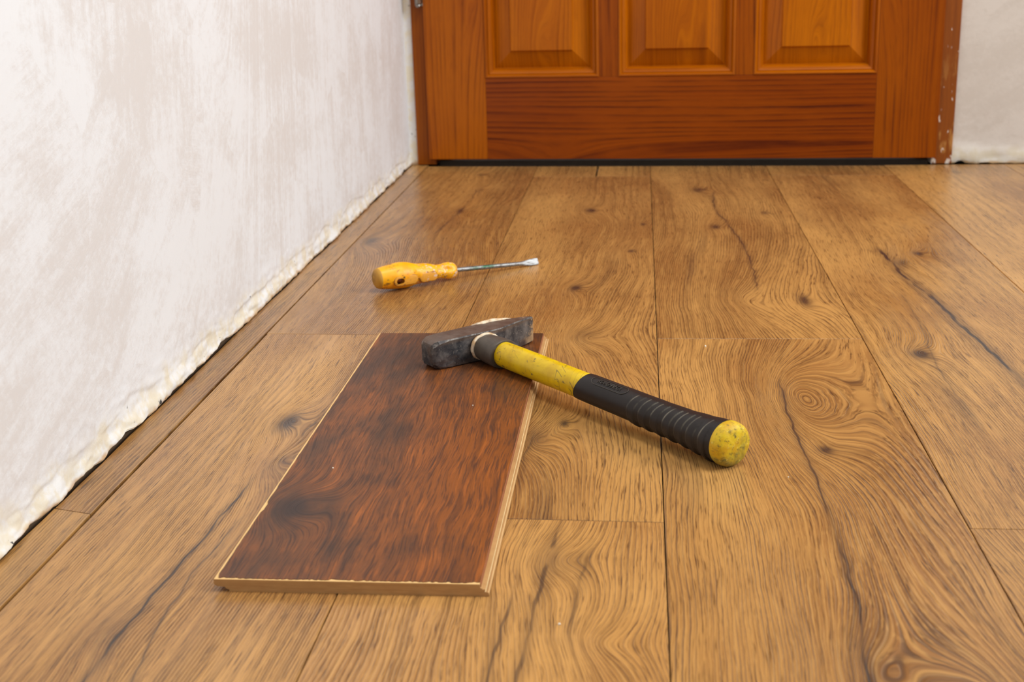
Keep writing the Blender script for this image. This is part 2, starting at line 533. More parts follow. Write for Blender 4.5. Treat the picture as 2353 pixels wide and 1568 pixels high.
def low_edge(u):
    """height of the broken lower plaster edge"""
    e = 0.0003 + 0.0030 * max(0, fbm((u * 13, 3.3, 0), 4) - 0.05) + 0.0012 * fbm((u * 60, 1, 0), 2)
    for c, w, h in ((0.915, 0.020, 0.0070), (1.175, 0.025, 0.0060), (1.06, 0.05, 0.0025), (0.73, 0.03, 0.003), (0.84, 0.02, 0.004), (2.18, 0.015, 0.006), (1.93, 0.012, 0.004)):
        e += h * 0.62 * math.exp(-((u - c) / w) ** 2)
    return max(0.0003, e)


ues = [-0.7 + 0.004 * i for i in range(742)]
rows = 34


def edge_pt(u, t):
    z0 = low_edge(u)
    z = z0 + (0.047 - z0) * t
    led = 0.020 + 0.012 * fbm((u * 7, 12, 0), 4)
    step_ = min(1, max(0, (led - z) / 0.0022 + 0.5)) * (0.4 + 1.0 * max(0, fbm((u * 5, 20, 0), 2) + 0.3))
    bul = -0.0014 * step_ * (1 if z > 0.006 else z / 0.006)
    bul += 0.0034 * math.exp(-((z - 0.005) / 0.010) ** 2) * (0.9 + 1.0 * fbm((u * 16, z * 40, 2), 3))
    bul += 0.0016 * fbm((u * 70, z * 110, 5), 4) * (1 - t)
    if t < 0.02: bul -= 0.0010
    base = WALL_X + 0.0010 * fbm((u * 3, z * 3, 0)) + 0.0004 * (1 - t)
    return (base + bul, u, z)


V, F, n = wall_grid(ues, [(i / (rows - 1)) ** 1.3 for i in range(rows)], edge_pt)
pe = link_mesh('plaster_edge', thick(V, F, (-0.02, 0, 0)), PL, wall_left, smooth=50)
link_mesh('gap_light_block', box(-0.52, -0.4075, -0.7, 2.4, -0.06, 0.046), plain('brown_gap_block', rgb(96, 74, 52), 0.95), wall_left)  # added block behind the plaster foot; keeps outside light out of the gap
tag(pe, 'rough cream plaster edge broken off above the floor')

# ------------------------------------------------------------------ door wall
ANG = math.atan(-0.0571)
DOOR0 = (-0.3579, 2.2364 + 0.004, 0.0)   # u = 0 at the left end of the gap under the door


def in_door(o):
    o.location = DOOR0; o.rotation_euler = (0, 0, ANG)
    return o


def wall_piece(u0, u1, z0, z1, y0, y1, ragged=None, step=0.006):
    nu = max(2, int((u1 - u0) / step)); nz = max(2, int(min(0.10, z1 - z0) / 0.006))
    zs = [i * 0.10 / nz for i in range(nz + 1)] if z1 - z0 > 0.11 else [i * (z1 - z0) / nz for i in range(nz + 1)]
    zs = [z0 + z for z in zs]
    if z1 - z0 > 0.11: zs += [z0 + 0.10 + (z1 - z0 - 0.10) * i / 24 for i in range(1, 25)]
    uss = [u0 + (u1 - u0) * i / nu for i in range(nu + 1)]
    def fn(u, z):
        d = 0.0012 * fbm((u * 12, z * 9, 8), 4)
        uu = u
        zz = z
        if ragged:
            d2, du, dz = ragged(u, z)
            d += d2; uu += du; zz += dz
        return (uu, y0 - d, zz)
    V, F, n = wall_grid(uss, zs, fn)
    return thick(V, F, (0, y1 - y0, 0))


def rag_right(u, z):
    b = 0.0032 * math.exp(-((z - 0.012) / 0.012) ** 2) * (0.7 + fbm((u * 18, z * 50, 1), 3))
    # raised flake that ends in a ragged crack line
    crack = 0.034 - 0.16 * (u - 0.870) + 0.003 * fbm((u * 40, 0, 0), 2)
    if z < crack: b += 0.0022
    du = 0.0
    if u < 0.8725:
        du = 0.0016 * fbm((z * 30, 4, 0), 3)
    dz = 0.0
    if z < 0.004:
        dz = max(-0.0012, 0.003 * (fbm((u * 30, 7, 0), 3) + 0.05)) - 0.001
        if 0.874 < u < 0.892: dz += 0.0035
        if 0.915 < u < 0.93: dz += 0.0025
    return b, du, dz


def rag_left(u, z):
    d = 0.0015 * fbm((u * 60, z * 25, 3), 3)
    return d, (0.0012 * fbm((z * 40, 2, 0), 3) if u > -0.04 else 0.0), (0.002 if (z < 0.003 and u < -0.048) else -0.0015 if z < 0.003 else 0.0)


wall_back = in_door(link_mesh('wall_back', wall_piece(0.868, 2.05, 0.0015, 2.4, 0.0155, 0.14, rag_right), PLB, smooth=50))
tag(wall_back, 'pale plaster wall round the door', kind='structure')
rp = link_mesh('return_strip', wall_piece(-0.0545, -0.0325, 0.002, 2.4, 0.014, 0.14, rag_left), EDGE, wall_back, smooth=50)
tag(rp, 'narrow strip of rough cream filler between wall corner and door frame')
link_mesh('lintel', wall_piece(-0.0325, 0.868, 2.06, 2.4, 0.0155, 0.14), PLB, wall_back, smooth=50)

# ------------------------------------------------------------------ door and frame
PINE = dict(base=rgb(150, 72, 0), light=rgb(174, 92, 0), dark=rgb(88, 30, 0), streak=rgb(60, 18, 0), spec=0.22,
            rough=0.30, bump=0.06, fine=0.25, blotch=0.9, streak_amt=0.25)


def pine(seed, axis, k=1.0, kg=1.0, **kw):
    a = dict(PINE); a.update(kw)
    for key in ('base', 'light', 'dark'):
        r, g, b = a[key]; a[key] = (r * k, g * k * kg, b * k)
    return wood('varnished_pine', seed, axis=axis, **a)


P_STILE_L = pine(31, 'z', 1.0, freq=120, wav=0.35, line=0.55, knots=[(0.086, 0.30, 0.03, 0.20, -0.045, 0)])
P_STILE_R = pine(32, 'z', 0.78, 0.9, freq=110, wav=0.35, line=0.6, knots=[(0.745, 0.33, 0.035, 0.2, 0.05, 0)])
P_RAIL = pine(33, 'x', 0.70, 0.78, freq=105, wav=0.30, line=0.95, knots=[(0.010, 0.20, 0.030, 0.12, 0.045, 0), (0.02, 0.46, 0.02, 0.3, 0.012, 0)])
P_PANEL = pine(34, 'z', 1.22, 1.12, freq=130, wav=0.5, line=0.40, knots=[(0.185, 0.20, 0.030, 0.11, 0.05, 0), (0.415, 0.19, 0.03, 0.16, 0.05, 0), (0.64, 0.19, 0.025, 0.14, 0.05, 0)])
P_BEAD_Z = pine(35, 'z', 1.08, 1.05, freq=120, wav=0.3, line=0.35)
P_BEAD_X = pine(36, 'x', 1.12, 1.05, freq=120, wav=0.3, line=0.3)
P_MUNT = pine(37, 'z', 0.80, 0.9, freq=110, wav=0.5, line=0.7)
P_FRAME = pine(38, 'z', 0.85, 1.05, freq=150, wav=0.3, line=0.35)


def worn_frame():
    M = Mat('worn_door_frame')
    X, Y, Z = M.coords()
    n = M.noise(M.vec(X * 160, 0, Z * 9), 1.0, 3)
    n2 = M.noise(M.vec(X * 55, 2, Z * 16), 1.0, 4, 0.6)
    c = M.mix(n, rgb(98, 42, 0), rgb(156, 82, 4))
    low = 1.0 - M.step(Z, 0.04, 0.22)
    c = M.mix(M.step(n2, 0.56, 0.66) * (low * 0.8 + 0.1), c, rgb(176, 122, 60))
    n3 = M.noise(M.vec(X * 120, 5, Z * 45), 1.0, 3)
    c = M.mix(M.step(n3 + (1.0 - M.step(Z, 0.0, 0.06)) * 0.12, 0.66, 0.70), c, rgb(214, 200, 186))
    return M.out(c, 0.4, bump=n2, bstr=0.2, bdist=0.001)


P_WORN = worn_frame()
DARK = plain('gap_shade', rgb(30, 18, 12), 0.9)  # shade round the door gap, put into the colour

trim_1 = in_door(empty('trim_1', DOOR0))
tag(trim_1, 'orange-brown wooden door frame', kind='structure')
link_mesh('jamb', box(-0.0335, 0.0, 0.0085, 0.13, 0.0015, 2.06, 0.0009), P_FRAME, trim_1)
link_mesh('jamb', box(0.8362, 0.8690, 0.0075, 0.13, 0.0005, 2.06, 0.0009), P_WORN, trim_1)
link_mesh('head_jamb', box(0.0, 0.8362, 0.0085, 0.13, 2.012, 2.06, 0.0009), P_FRAME, trim_1)
link_mesh('door_stop', box(0.0, 0.022, 0.048, 0.075, 0.0, 2.012), P_FRAME, trim_1)
link_mesh('door_stop', box(0.814, 0.8362, 0.048, 0.075, 0.0, 2.012), DARK, trim_1)  # right stop coloured dark for the shade behind the door edge
th = link_mesh('threshold', box(0.0, 0.8362, 0.034, 0.13, -0.0085, 0.0040, 0.001), plain('threshold_grey', rgb(104, 92, 78), 0.7), trim_1)
tag(th, 'greyish threshold strip in the gap under the door')
link_mesh('gap_shade_backing', box(0.0, 0.8362, 0.131, 0.14, -0.0085, 0.03), DARK, trim_1)  # dark sheet standing in for the shade behind the door gap

door_1 = in_door(empty('door_1', DOOR0))
tag(door_1, 'varnished orange pine panel door', kind='structure')
DZ0, DZ1 = 0.0118, 2.005
U0, U1, SL, SR = -0.0100, 0.8425, 0.0932, 0.7412
YF, YB = 0.0, 0.040


def dpart(name, me, m, parent=door_1, smooth=None):
    return link_mesh(name, me, m, parent, smooth=smooth)


dpart('stile', box(U0, SL, YF, YB, DZ0, DZ1, 0.0008), P_STILE_L)
dpart('stile', box(SR, U1, YF, YB, DZ0, DZ1, 0.0008), P_STILE_R)
RAILS = [(DZ0, 0.1503), (0.78, 0.98), (1.86, DZ1)]
for i, (a, b) in enumerate(RAILS):
    dpart('rail', box(SL, SR, YF + 0.0003, YB, a, b, 0.0005), P_RAIL)
PAN = [(0.0935, 0.2871), (0.3207, 0.5130), (0.5435, 0.7408)]
for z0, z1 in ((0.1503, 0.78), (0.98, 1.86)):
    for (a, b) in ((0.2871, 0.3207), (0.5130, 0.5435)):
        dpart('muntin', box(a, b, YF + 0.0003, YB, z0, z1, 0.0005), P_MUNT)


def bead(p0, p1, inw, d0, prof):
    """moulding along p0-p1 (u,z) stepping inwards along inw, mitred at both ends; prof = [(in, depth)]"""
    V, F = [], []
    du, dz = p1[0] - p0[0], p1[1] - p0[1]
    L = math.hypot(du, dz); tu, tz = du / L, dz / L
    for end, sg in ((p0, 1), (p1, -1)):
        for (i, d) in prof:
            V.append((end[0] + inw[0] * i + tu * i * sg, d0 + d, end[1] + inw[1] * i + tz * i * sg))
    n = len(prof)
    for k in range(n):
        j = (k + 1) % n
        F.append((k, j, n + j, n + k))
    F.append(tuple(range(n))[::-1]); F.append(tuple(range(n, 2 * n)))
    return mesh_from(V, F)


PROF = [(0.0, -0.0006), (0.0015, -0.0016), (0.0035, -0.0012), (0.0048, 0.0005), (0.0056, 0.0022), (0.0070, 0.0016),
        (0.0095, 0.0028), (0.0120, 0.0055), (0.0140, 0.0090), (0.0150, 0.0122), (0.0155, 0.020), (0.0, 0.020)]


def raised_panel(a, b, z0, z1):
    """flat field, step, sloping fielding down to the groove"""
    fi = 0.0445
    ring = lambda ins, y: [(a + ins, y, z0 + ins), (b - ins, y, z0 + ins), (b - ins, y, z1 - ins), (a + ins, y, z1 - ins)]
    R = [ring(0.004, 0.030), ring(0.004, 0.0178), ring(0.016, 0.0175), ring(fi - 0.010, 0.0100), ring(fi - 0.001, 0.0066), ring(fi, 0.0035), ring(fi + 0.0008, 0.0028)]
    V = [p for r in R for p in r]
    F = []
    for i in range(len(R) - 1):
        for k in range(4):
            j = (k + 1) % 4
            F.append((i * 4 + k, i * 4 + j, i * 4 + 4 + j, i * 4 + 4 + k))
    F.append((0, 1, 2, 3)); q = (len(R) - 1) * 4; F.append((q, q + 3, q + 2, q + 1))
    return mesh_from(V, F)


for z0, z1 in ((0.1503, 0.78), (0.98, 1.86)):
    for (a, b) in PAN:
        pn = dpart('panel', raised_panel(a, b, z0, z1), P_PANEL)
        for p0, p1, inw, m in (((a, z0), (b, z0), (0, 1), P_BEAD_X), ((b, z0), (b, z1), (-1, 0), P_BEAD_Z),
                               ((b, z1), (a, z1), (0, -1), P_BEAD_X), ((a, z1), (a, z0), (1, 0), P_BEAD_Z)):
            dpart('moulding', bead(p0, p1, inw, YF, PROF), m, pn)

# hinge at the left edge
steel = plain('hinge_steel', rgb(150, 145, 138), 0.3, metal=1.0)
for hz in (0.268, 1.05, 1.75):
    hg = dpart('hinge', box(-0.0235, -0.0095, 0.001, 0.0030, hz + 0.004, hz + 0.095, 0.0005), steel)
    hg['label'] = 'steel butt hinge on the left edge'
    for k in range(3):
        z0 = hz + 0.008 + k * 0.029
        kn = lathe_x([(0, 0.0052), (0.0008, 0.0058), (0.0262, 0.0058), (0.027, 0.0052)], 20)
        ko = dpart('knuckle', kn, steel, hg, smooth=40)
        ko.rotation_euler = (0, -math.pi / 2, 0); ko.location = (-0.0165, -0.0045, z0)
    tip = lathe_x([(0, 0.0009), (0.0012, 0.0036), (0.003, 0.0044), (0.005, 0.0036), (0.0065, 0.0030)], 20)
    to = dpart('pin_tip', tip, steel, hg, smooth=60)
    to.rotation_euler = (0, -math.pi / 2, 0); to.location = (-0.0165, -0.0045, hz + 0.0012)

# ------------------------------------------------------------------ sample board under the hammer
BX, BY, BL, BT = -0.2515, 0.6745, 0.5115, 0.008
board = empty('sample_board', (BX, BY, 0))
tag(board, 'dark red-brown laminate board with pale cut edge, lying under the hammer head', 'board')


def core_mat():
    M = Mat('fibreboard_core')
    X, Y, Z = M.coords()
    n = M.noise(M.vec(X * 90, Y * 90, Z * 400), 1.0, 4, 0.6)
    n2 = M.noise(M.vec(X * 12, Y * 12, Z * 900), 1.0, 2)
    c = M.mix(n, rgb(168, 122, 70), rgb(206, 162, 104))
    c = M.mix(M.step(n2, 0.5, 0.7) * 0.3, c, rgb(150, 100, 56))
    return M.out(c, 0.8, bump=n, bstr=0.3, bdist=0.0005)


CORE = core_mat()
CORE_L = plain('pale_fibre_chips', rgb(232, 204, 150), 0.85)
prof = [(0.0090, 0.0), (0.0090, 0.0011), (0.0068, 0.0020), (0.0066, 0.0030), (0.0020, 0.0032), (0.0000, 0.0044), (0.0000, 0.0076),
        (0.1588, 0.0076), (0.1590, 0.0054), (0.1600, 0.0052), (0.1600, 0.0046), (0.1616, 0.0046), (0.1618, 0.0036), (0.1606, 0.0032), (0.1606, 0.0026), (0.1632, 0.0028), (0.1640, 0.0020), (0.1640, 0.0006), (0.1630, 0.0)]
V = [(x, 0, z) for x, z in prof] + [(x, BL, z) for x, z in prof]
n = len(prof)
F = [tuple(range(n)), tuple(range(n, 2 * n))[::-1]] + [(i, (i + 1) % n, n + (i + 1) % n, n + i) for i in range(n)]
co = link_mesh('core', mesh_from(V, F), CORE, board)
tag(co, 'pale fibreboard core with a milled tongue and groove')
pa = link_mesh('tongue_edge', mesh_from([(0.1611, 0.001, 0.0029), (0.1637, 0.001, 0.0024), (0.1637, BL - 0.001, 0.0024), (0.1611, BL - 0.001, 0.0029),
                                        (0.1611, 0.001, 0.0021), (0.1637, 0.001, 0.0016), (0.1637, BL - 0.001, 0.0016), (0.1611, BL - 0.001, 0.0021)],
                                       [(0, 1, 2, 3), (7, 6, 5, 4), (0, 4, 5, 1), (1, 5, 6, 2), (2, 6, 7, 3), (3, 7, 4, 0)]), CORE_L, board)
# decor layer with a chipped sawn front edge and a chipped long edge
rnd = random.Random(5)
front = []
N = 150
for i in range(N + 1):
    x = 0.0026 + (0.1586 - 0.0026) * i / N
    front.append((x, 0.0010 + 0.0024 * abs(fbm((x * 260, 0, 0), 2)) + 0.0014 * max(0, fbm((x * 60, 5, 0), 2))))
left = []
for i in range(1, 120):
    y = 0.002 + (BL - 0.004) * i / 120
    c = 0.0016 + 0.0004 * fbm((y * 80, 9, 0), 2)
    if abs(y - 0.105) < 0.006: c += 0.0010
    left.append((c, y))
chip = link_mesh('chipped_edge', box(0.0001, 0.1587, 0.0002, BL, 0.0076, 0.0078), plain('pale_chipped_edge', rgb(232, 190, 126), 0.85), board)
tag(chip, 'pale raw fibre showing along the chipped edges')
poly = front + [(0.1586, BL)] + [(0.0016, BL)] + left[::-1]
k = len(poly)
V = [(x, y, 0.0078) for x, y in poly] + [(x, y, 0.0082) for x, y in poly]
F = [tuple(range(k))[::-1], tuple(range(k, 2 * k))] + [(i, (i + 1) % k, k + (i + 1) % k, k + i) for i in range(k)]


def decor():
    M = Mat('dark_hardwood_decor')
    x, y, Z = M.coords()
    w1 = M.noise(M.vec(x * 9, y * 3.5, 2), 1.0, 2) - 0.5
    w2 = M.noise(M.vec(x * 40, y * 16, 8), 1.0, 2) - 0.5
    g = x + w1 * 0.034 + w2 * 0.006 + M.gauss(x, y, 0.024, 0.105, 0.022, 0.030) * 0.035 
    a = M.noise(M.vec(g * 30, y * 3.2, 3), 1.0, 4, 0.6)
    b = M.noise(M.vec(x * 26, y * 14, 6), 1.0, 5, 0.65)
    f1 = M.noise(M.vec(g * 800, y * 30, 3), 1.0, 3, 0.6)
    f2 = M.noise(M.vec(g * 190, y * 9, 13), 1.0, 4, 0.65)
    t = a * 0.5 + b * 0.5 + M.gauss(x, y, 0.135, 0.16, 0.05, 0.20) * 0.10
    c = M.mix(M.step(t, 0.36, 0.66), rgb(78, 49, 30), rgb(136, 75, 26))
    c = M.mix(M.step(f2, 0.48, 0.64) * 0.45, c, rgb(54, 35, 28))
    c = M.mix(M.step(f1, 0.48, 0.62) * 0.6, c, rgb(44, 31, 28))
    lt = M.noise(M.vec(g * 380, y * 16, 23), 1.0, 4, 0.65)
    c = M.mix(M.step(lt, 0.52, 0.66) * 0.5 * M.step(t, 0.40, 0.60), c, rgb(178, 98, 34))
    kn = M.gauss(x + w2 * 0.01, y + w2 * 0.02, 0.022, 0.105, 0.012, 0.020)
    c = M.mix(M.math('MINIMUM', kn, 0.8), c, rgb(40, 28, 26))
    kn2 = M.gauss(x + w2 * 0.02, y + w2 * 0.03, 0.030, 0.45, 0.028, 0.04)
    c = M.mix(kn2 * 0.6, c, rgb(44, 30, 26))
    return M.out(c, 0.42 + (f1 - 0.5) * 0.2, spec=0.35, bump=f2 * 0.7 + f1 * 0.5, bstr=0.35, bdist=0.0006)


link_mesh('stained_edge', box(0.1587, 0.1593, 0.0012, BL - 0.0005, 0.0054, 0.0081, 0.0002), plain('stained_edge_brown', rgb(150, 88, 52), 0.6), board)
de = link_mesh('decor_layer', mesh_from(V, F), decor(), board)
tag(de, 'dark red-brown mottled wood decor surface')

# ------------------------------------------------------------------ hammer
H0 = (-0.1440, 1.1146)
HANG = math.atan2(-0.751, 0.661)
hammer = empty('hammer', (H0[0], H0[1], 0), HANG)
tag(hammer, 'cross-peen hammer with worn yellow shaft and black rubber grip, head resting on the dark board', 'hammer')
HZ0, HZ1, HL = 0.0212, 0.0166, 0.3225


def haxis(s):
    t = min(1, max(0, s / 0.317))
    return (-0.0055 * (1 - t), HZ0 + (HZ1 - HZ0) * t)


def steel_mat():
    M = Mat('worn_dark_steel')
    X, Y, Z = M.coords()
    p = M.vec(X, Y, Z)
    n = M.noise(p, 90, 5, 0.65)
    n2 = M.noise(M.vec(X * 60, Y * 25, Z * 60), 1.0, 4, 0.6)
    n3 = M.noise(p, 420, 3, 0.6)
    c = M.mix(M.step(n, 0.35, 0.68), rgb(56, 57, 62), rgb(116, 111, 108))
    c = M.mix(M.step(n2, 0.5, 0.72) * 0.75, c, rgb(92, 66, 48))
    c = M.mix(M.step(n3, 0.60, 0.74) * 0.5, c, rgb(168, 160, 148))
    top = M.step(Z, 0.029, 0.0325)
    c = M.mix(top * 0.6, c, rgb(110, 88, 72))
    pe_ = M.step(Y + (n - 0.5) * 0.02, 0.046, 0.058) * M.step(n2 + n3 * 0.4, 0.68, 0.82)
    c = M.mix(pe_ * 0.8, c, rgb(196, 164, 124))
    return M.out(c, 0.42 + (n - 0.5) * 0.3, bump=n * 0.8 + n3 * 0.3, bstr=0.35, bdist=0.0008, metal=0.35)


STEEL = steel_mat()


def head_section(y, xa, xb, zh, ch):
    zc = HZ0
    return [(xa + ch, y, zc - zh), (xb - ch, y, zc - zh), (xb, y, zc - zh + ch), (xb, y, zc + zh - ch),
            (xb - ch, y, zc + zh), (xa + ch, y, zc + zh), (xa, y, zc + zh - ch), (xa, y, zc - zh + ch)]


SEC = [(-0.0572, -0.0080, 0.0080, 0.0080, 0.0020), (-0.0566, -0.0098, 0.0098, 0.0098, 0.0026), (-0.0545, -0.0116, 0.0116, 0.0116, 0.0030),
       (-0.0515, -0.0125, 0.0125, 0.0128, 0.0024), (-0.0400, -0.0127, 0.0127, 0.0130, 0.0011), (-0.0180, -0.0128, 0.0128, 0.0130, 0.0009),
       (-0.0090, -0.0132, 0.0132, 0.0130, 0.0008), (0.0080, -0.0132, 0.0132, 0.0130, 0.0008), (0.0150, -0.0128, 0.0124, 0.0130, 0.0008), (0.0185, -0.0122, 0.0112, 0.0130, 0.0008),
       (0.0380, -0.0090, 0.0052, 0.0129, 0.0008), (0.0560, -0.0060, -0.0004, 0.0124, 0.0012), (0.0595, -0.0052, -0.0012, 0.0119, 0.0010), (0.0608, -0.0040, -0.0022, 0.0108, 0.0006)]
V = [p for s in SEC for p in head_section(*s)]
F = []
for i in range(len(SEC) - 1):
    for k_ in range(8):
        j = (k_ + 1) % 8
        F.append((i * 8 + k_, i * 8 + j, i * 8 + 8 + j, i * 8 + 8 + k_))
NSEC = len(F)
F.append(tuple(range(8))); F.append(tuple(range((len(SEC) - 1) * 8, len(SEC) * 8))[::-1])
hd = link_mesh('head', mesh_from(V, F), STEEL, hammer, smooth=25)


def steel_edge():
    M = Mat('bright_worn_steel_edge')
    X, Y, Z = M.coords()
    n = M.noise(M.vec(X, Y, Z), 190, 4, 0.65)
    c = M.mix(M.step(n, 0.4, 0.65), rgb(66, 62, 62), rgb(132, 126, 120))
    return M.out(c, 0.4, bump=n, bstr=0.3, bdist=0.0006, metal=0.5)


hd.data.materials.append(steel_edge())
for i, p_ in enumerate(hd.data.polygons):
    if i < NSEC and (i % 8) in (1, 3, 5, 7): p_.material_index = 1
tag(hd, 'dark worn steel head with square face and wedge peen')


def resin_mat():
    M = Mat('cream_resin')
    X, Y, Z = M.coords()
    n = M.noise(M.vec(X, Y, Z), 160, 4, 0.6)
    n2 = M.noise(M.vec(X * 300, Y * 90, Z * 90), 1.0, 3)
    c = M.mix(M.step(n, 0.4, 0.65), rgb(232, 214, 186), rgb(196, 158, 112))
    c = M.mix(M.step(n2, 0.6, 0.72) * 0.7, c, rgb(120, 86, 58))
    return M.out(c, 0.5, bump=n, bstr=0.4, bdist=0.0008)


RESIN = resin_mat()
# resin that squeezed out round the shaft on the grip side, and the mushroomed plug on the far side
V, F = [], []
NS, NT = 48, 12
for i in range(NS):
    th = 2 * math.pi * i / NS
    wob_ = 1 + 0.04 * fbm((math.cos(th) * 2, math.sin(th) * 2, 1), 3)
    for j in range(NT):
        ph = 2 * math.pi * j / NT
        rr = 0.0130 * wob_ + 0.0014 * math.cos(ph)
        V.append((0.0150 + 0.0020 * math.sin(ph) + 0.0006 * fbm((th * 2, 1, 0), 2), -rr * 1.10 * math.sin(th) - 0.0050, HZ0 + 0.0002 + rr * 0.88 * math.cos(th)))
for i in range(NS):
    for j in range(NT):
        a, b = (i + 1) % NS, (j + 1) % NT
        F.append((i * NT + j, i * NT + b, a * NT + b, a * NT + j))
tag(link_mesh('resin_ring', mesh_from(V, F), RESIN, hammer, smooth=0), 'cream resin ring squeezed out round the shaft')
bm = bmesh.new()
bmesh.ops.create_uvsphere(bm, u_segments=40, v_segments=20, radius=1)
for v in bm.verts:
    c = v.co
    q = Vector((-0.0126 + c.x * 0.0055 + 0.10 * max(0.0, c.y) * 0.040, 0.0190 + c.y * 0.0390, HZ0 + 0.0018 + c.z * 0.0130))
    q += Vector((0.0008, 0.0008, 0.0007)) * fbm((q.x * 200, q.y * 140, q.z * 140), 3)
    v.co = q
me = bpy.data.meshes.new('plug'); bm.to_mesh(me); bm.free()
tag(link_mesh('resin_plug', me, RESIN, hammer, smooth=0), 'cream resin plug bulging from the far side of the head')


def collar_mat():
    M = Mat('black_collar_rubber')
    X, Y, Z = M.coords()
    n = M.noise(M.vec(X, Y, Z), 130, 4, 0.6)
    n2 = M.noise(M.vec(X * 400, Y * 110, Z * 110), 1.0, 3)
    c = M.mix(n, rgb(48, 43, 39), rgb(98, 87, 75))
    c = M.mix(M.step(n2, 0.62, 0.72) * 0.4, c, rgb(110, 100, 84))
    return M.out(c, 0.5, bump=n, bstr=0.4, bdist=0.0008)


tag(link_mesh('collar', lathe_x([(0.0120, 0.0118), (0.0150, 0.0122), (0.0200, 0.0128), (0.0280, 0.0135), (0.0360, 0.0138), (0.0410, 0.0139), (0.0432, 0.0138), (0.0438, 0.0132), (0.0436, 0.0112)], 56, rfun=lambda s, r, th: (r * (0.93 + 0.17 * math.sin(th) ** 2), 0.0), axis=haxis),
              collar_mat(), hammer, smooth=50), 'black rubber collar behind the head')


def yellow_mat(name, cap=False):
    M = Mat(name)
    X, Y, Z = M.coords()
    p = M.vec(X, Y, Z)
    n = M.noise(p, 70, 4, 0.6)
    n2 = M.noise(M.vec(X * 150, Y * 320, Z * 320), 1.0, 4, 0.65)
    n3 = M.noise(M.vec(X * 35, Y * 60, Z * 60), 1.0, 3)
    if cap: c = M.mix(M.step(n, 0.35, 0.65), rgb(226, 196, 20), rgb(206, 160, 16))
    else: c = M.mix(M.step(n, 0.35, 0.7), rgb(226, 190, 4), rgb(206, 166, 4))
    c = M.mix(M.step(n2, 0.57, 0.68) * M.step(n3, 0.40, 0.56) * 0.85, c, rgb(92, 76, 46))
    if cap:
        n4 = M.noise(p, 190, 4, 0.7)
        c = M.mix(M.step(n4, 0.53, 0.66) * 0.6, c, rgb(96, 90, 36))
        c = M.mix(M.step(n3 + (Z - 0.017) * -14.0, 0.50, 0.74) * 0.65, c, rgb(112, 114, 56))
        n5 = M.noise(p, 300, 3, 0.6)
        c = M.mix(M.step(n5, 0.62, 0.72) * 0.6, c, rgb(240, 226, 130))
    else:
        wv = M.noise(p, 260, 3)
        n6 = M.voronoi(M.vec(X * 70 + wv * 1.6, Y * 130 + wv * 1.4, Z * 130), 1.0)
        n7 = M.noise(p, 34, 2)
        c = M.mix((1.0 - M.step(n6, 0.10, 0.30)) * M.step(n7, 0.52, 0.60) * 0.85, c, rgb(62, 57, 58))
        for q, (ux, uy) in enumerate(((90, 34), (40, 120), (70, 70))):
            sc = M.noise(M.vec(X * ux + Y * uy, (Y * ux - X * uy) * 0.10, Z * 30 + q * 7), 1.0, 1, 0.5)
            thin = 1.0 - M.step(M.math('ABSOLUTE', sc - 0.5), 0.002, 0.010)
            c = M.mix(thin * M.step(M.noise(p, 55 + q * 9, 2), 0.50, 0.60) * 0.7, c, rgb(104, 84, 44))
    return M.out(c, (0.55 if cap else 0.38) + (n2 - 0.5) * 0.3, bump=n2 * (1.0 if cap else 0.5) + n * (0.8 if cap else 0.0), bstr=0.3, bdist=0.001)


tag(link_mesh('shaft', lathe_x([(0.0, 0.0098), (0.04, 0.0112), (0.046, 0.0112), (0.07, 0.0114), (0.10, 0.0114), (0.13, 0.0112), (0.170, 0.0112), (0.1705, 0.0100)], 56, axis=haxis),
              yellow_mat('scuffed_yellow_fibreglass'), hammer, smooth=0), 'scuffed yellow shaft')

GR = [(0.1525, 0.0117), (0.158, 0.0120), (0.17, 0.0121), (0.19, 0.0122), (0.215, 0.0124), (0.245, 0.0126), (0.270, 0.0132), (0.290, 0.0146), (0.304, 0.0160), (0.3095, 0.0164)]


def rib_wave(s):
    if s < 0.2165 or s > 0.3035: return 0.0
    t = (s - 0.2165) / 0.0133
    f = t - math.floor(t)
    # wide raised rib, narrow groove with crisp shoulders
    e = 0.07
    up = min(1, max(0, (f - 0.0) / e)); dn = min(1, max(0, (f - 0.60) / e))
    return up * (1 - dn)


def grip_r(s, r, th):
    # th: 0 = up, pi/2 = towards the camera side
    t = math.degrees(th) % 360
    sh = 0.0
    if t < 75: sh = 0.0060 * ((75 - t) / 75) ** 1.2
    elif t > 285: sh = 0.0060 * ((t - 285) / 75) ** 1.2
    d = t if t <= 180 else 360 - t
    m = min(1, max(0, (d - 6) / 9)) if t <= 180 else min(1, max(0, (d - 62) / 12))
    w = rib_wave(s - sh)
    low = min(1, max(0, (d - 70) / 60))
    amp = 0.00036 + 0.0008 * low
    gs = s - 0.2205
    belly = 0.0003 * low * (math.sin(2 * math.pi * gs / 0.0133) if 0.2165 < s < 0.302 else 0)
    # moulding parting line
    part = 0.00018 if abs(t - 112) < 3.2 else 0.0
    return r + m * (w * amp - 0.00015) + belly + part, 0.0050 * math.cos(th) * max(0.0, 1 - (s - 0.152) / 0.045)


ss = [0.152, 0.1525, 0.1535]
s_ = 0.1555
while s_ < 0.3095:
    ss.append(s_); s_ += 0.0007 if 0.2 < s_ < 0.305 else 0.003
rings = [(0.1522, 0.0104)] + [(s, interp(s, GR)) for s in ss[1:]] + [(0.3095, 0.0163), (0.3096, 0.013)]


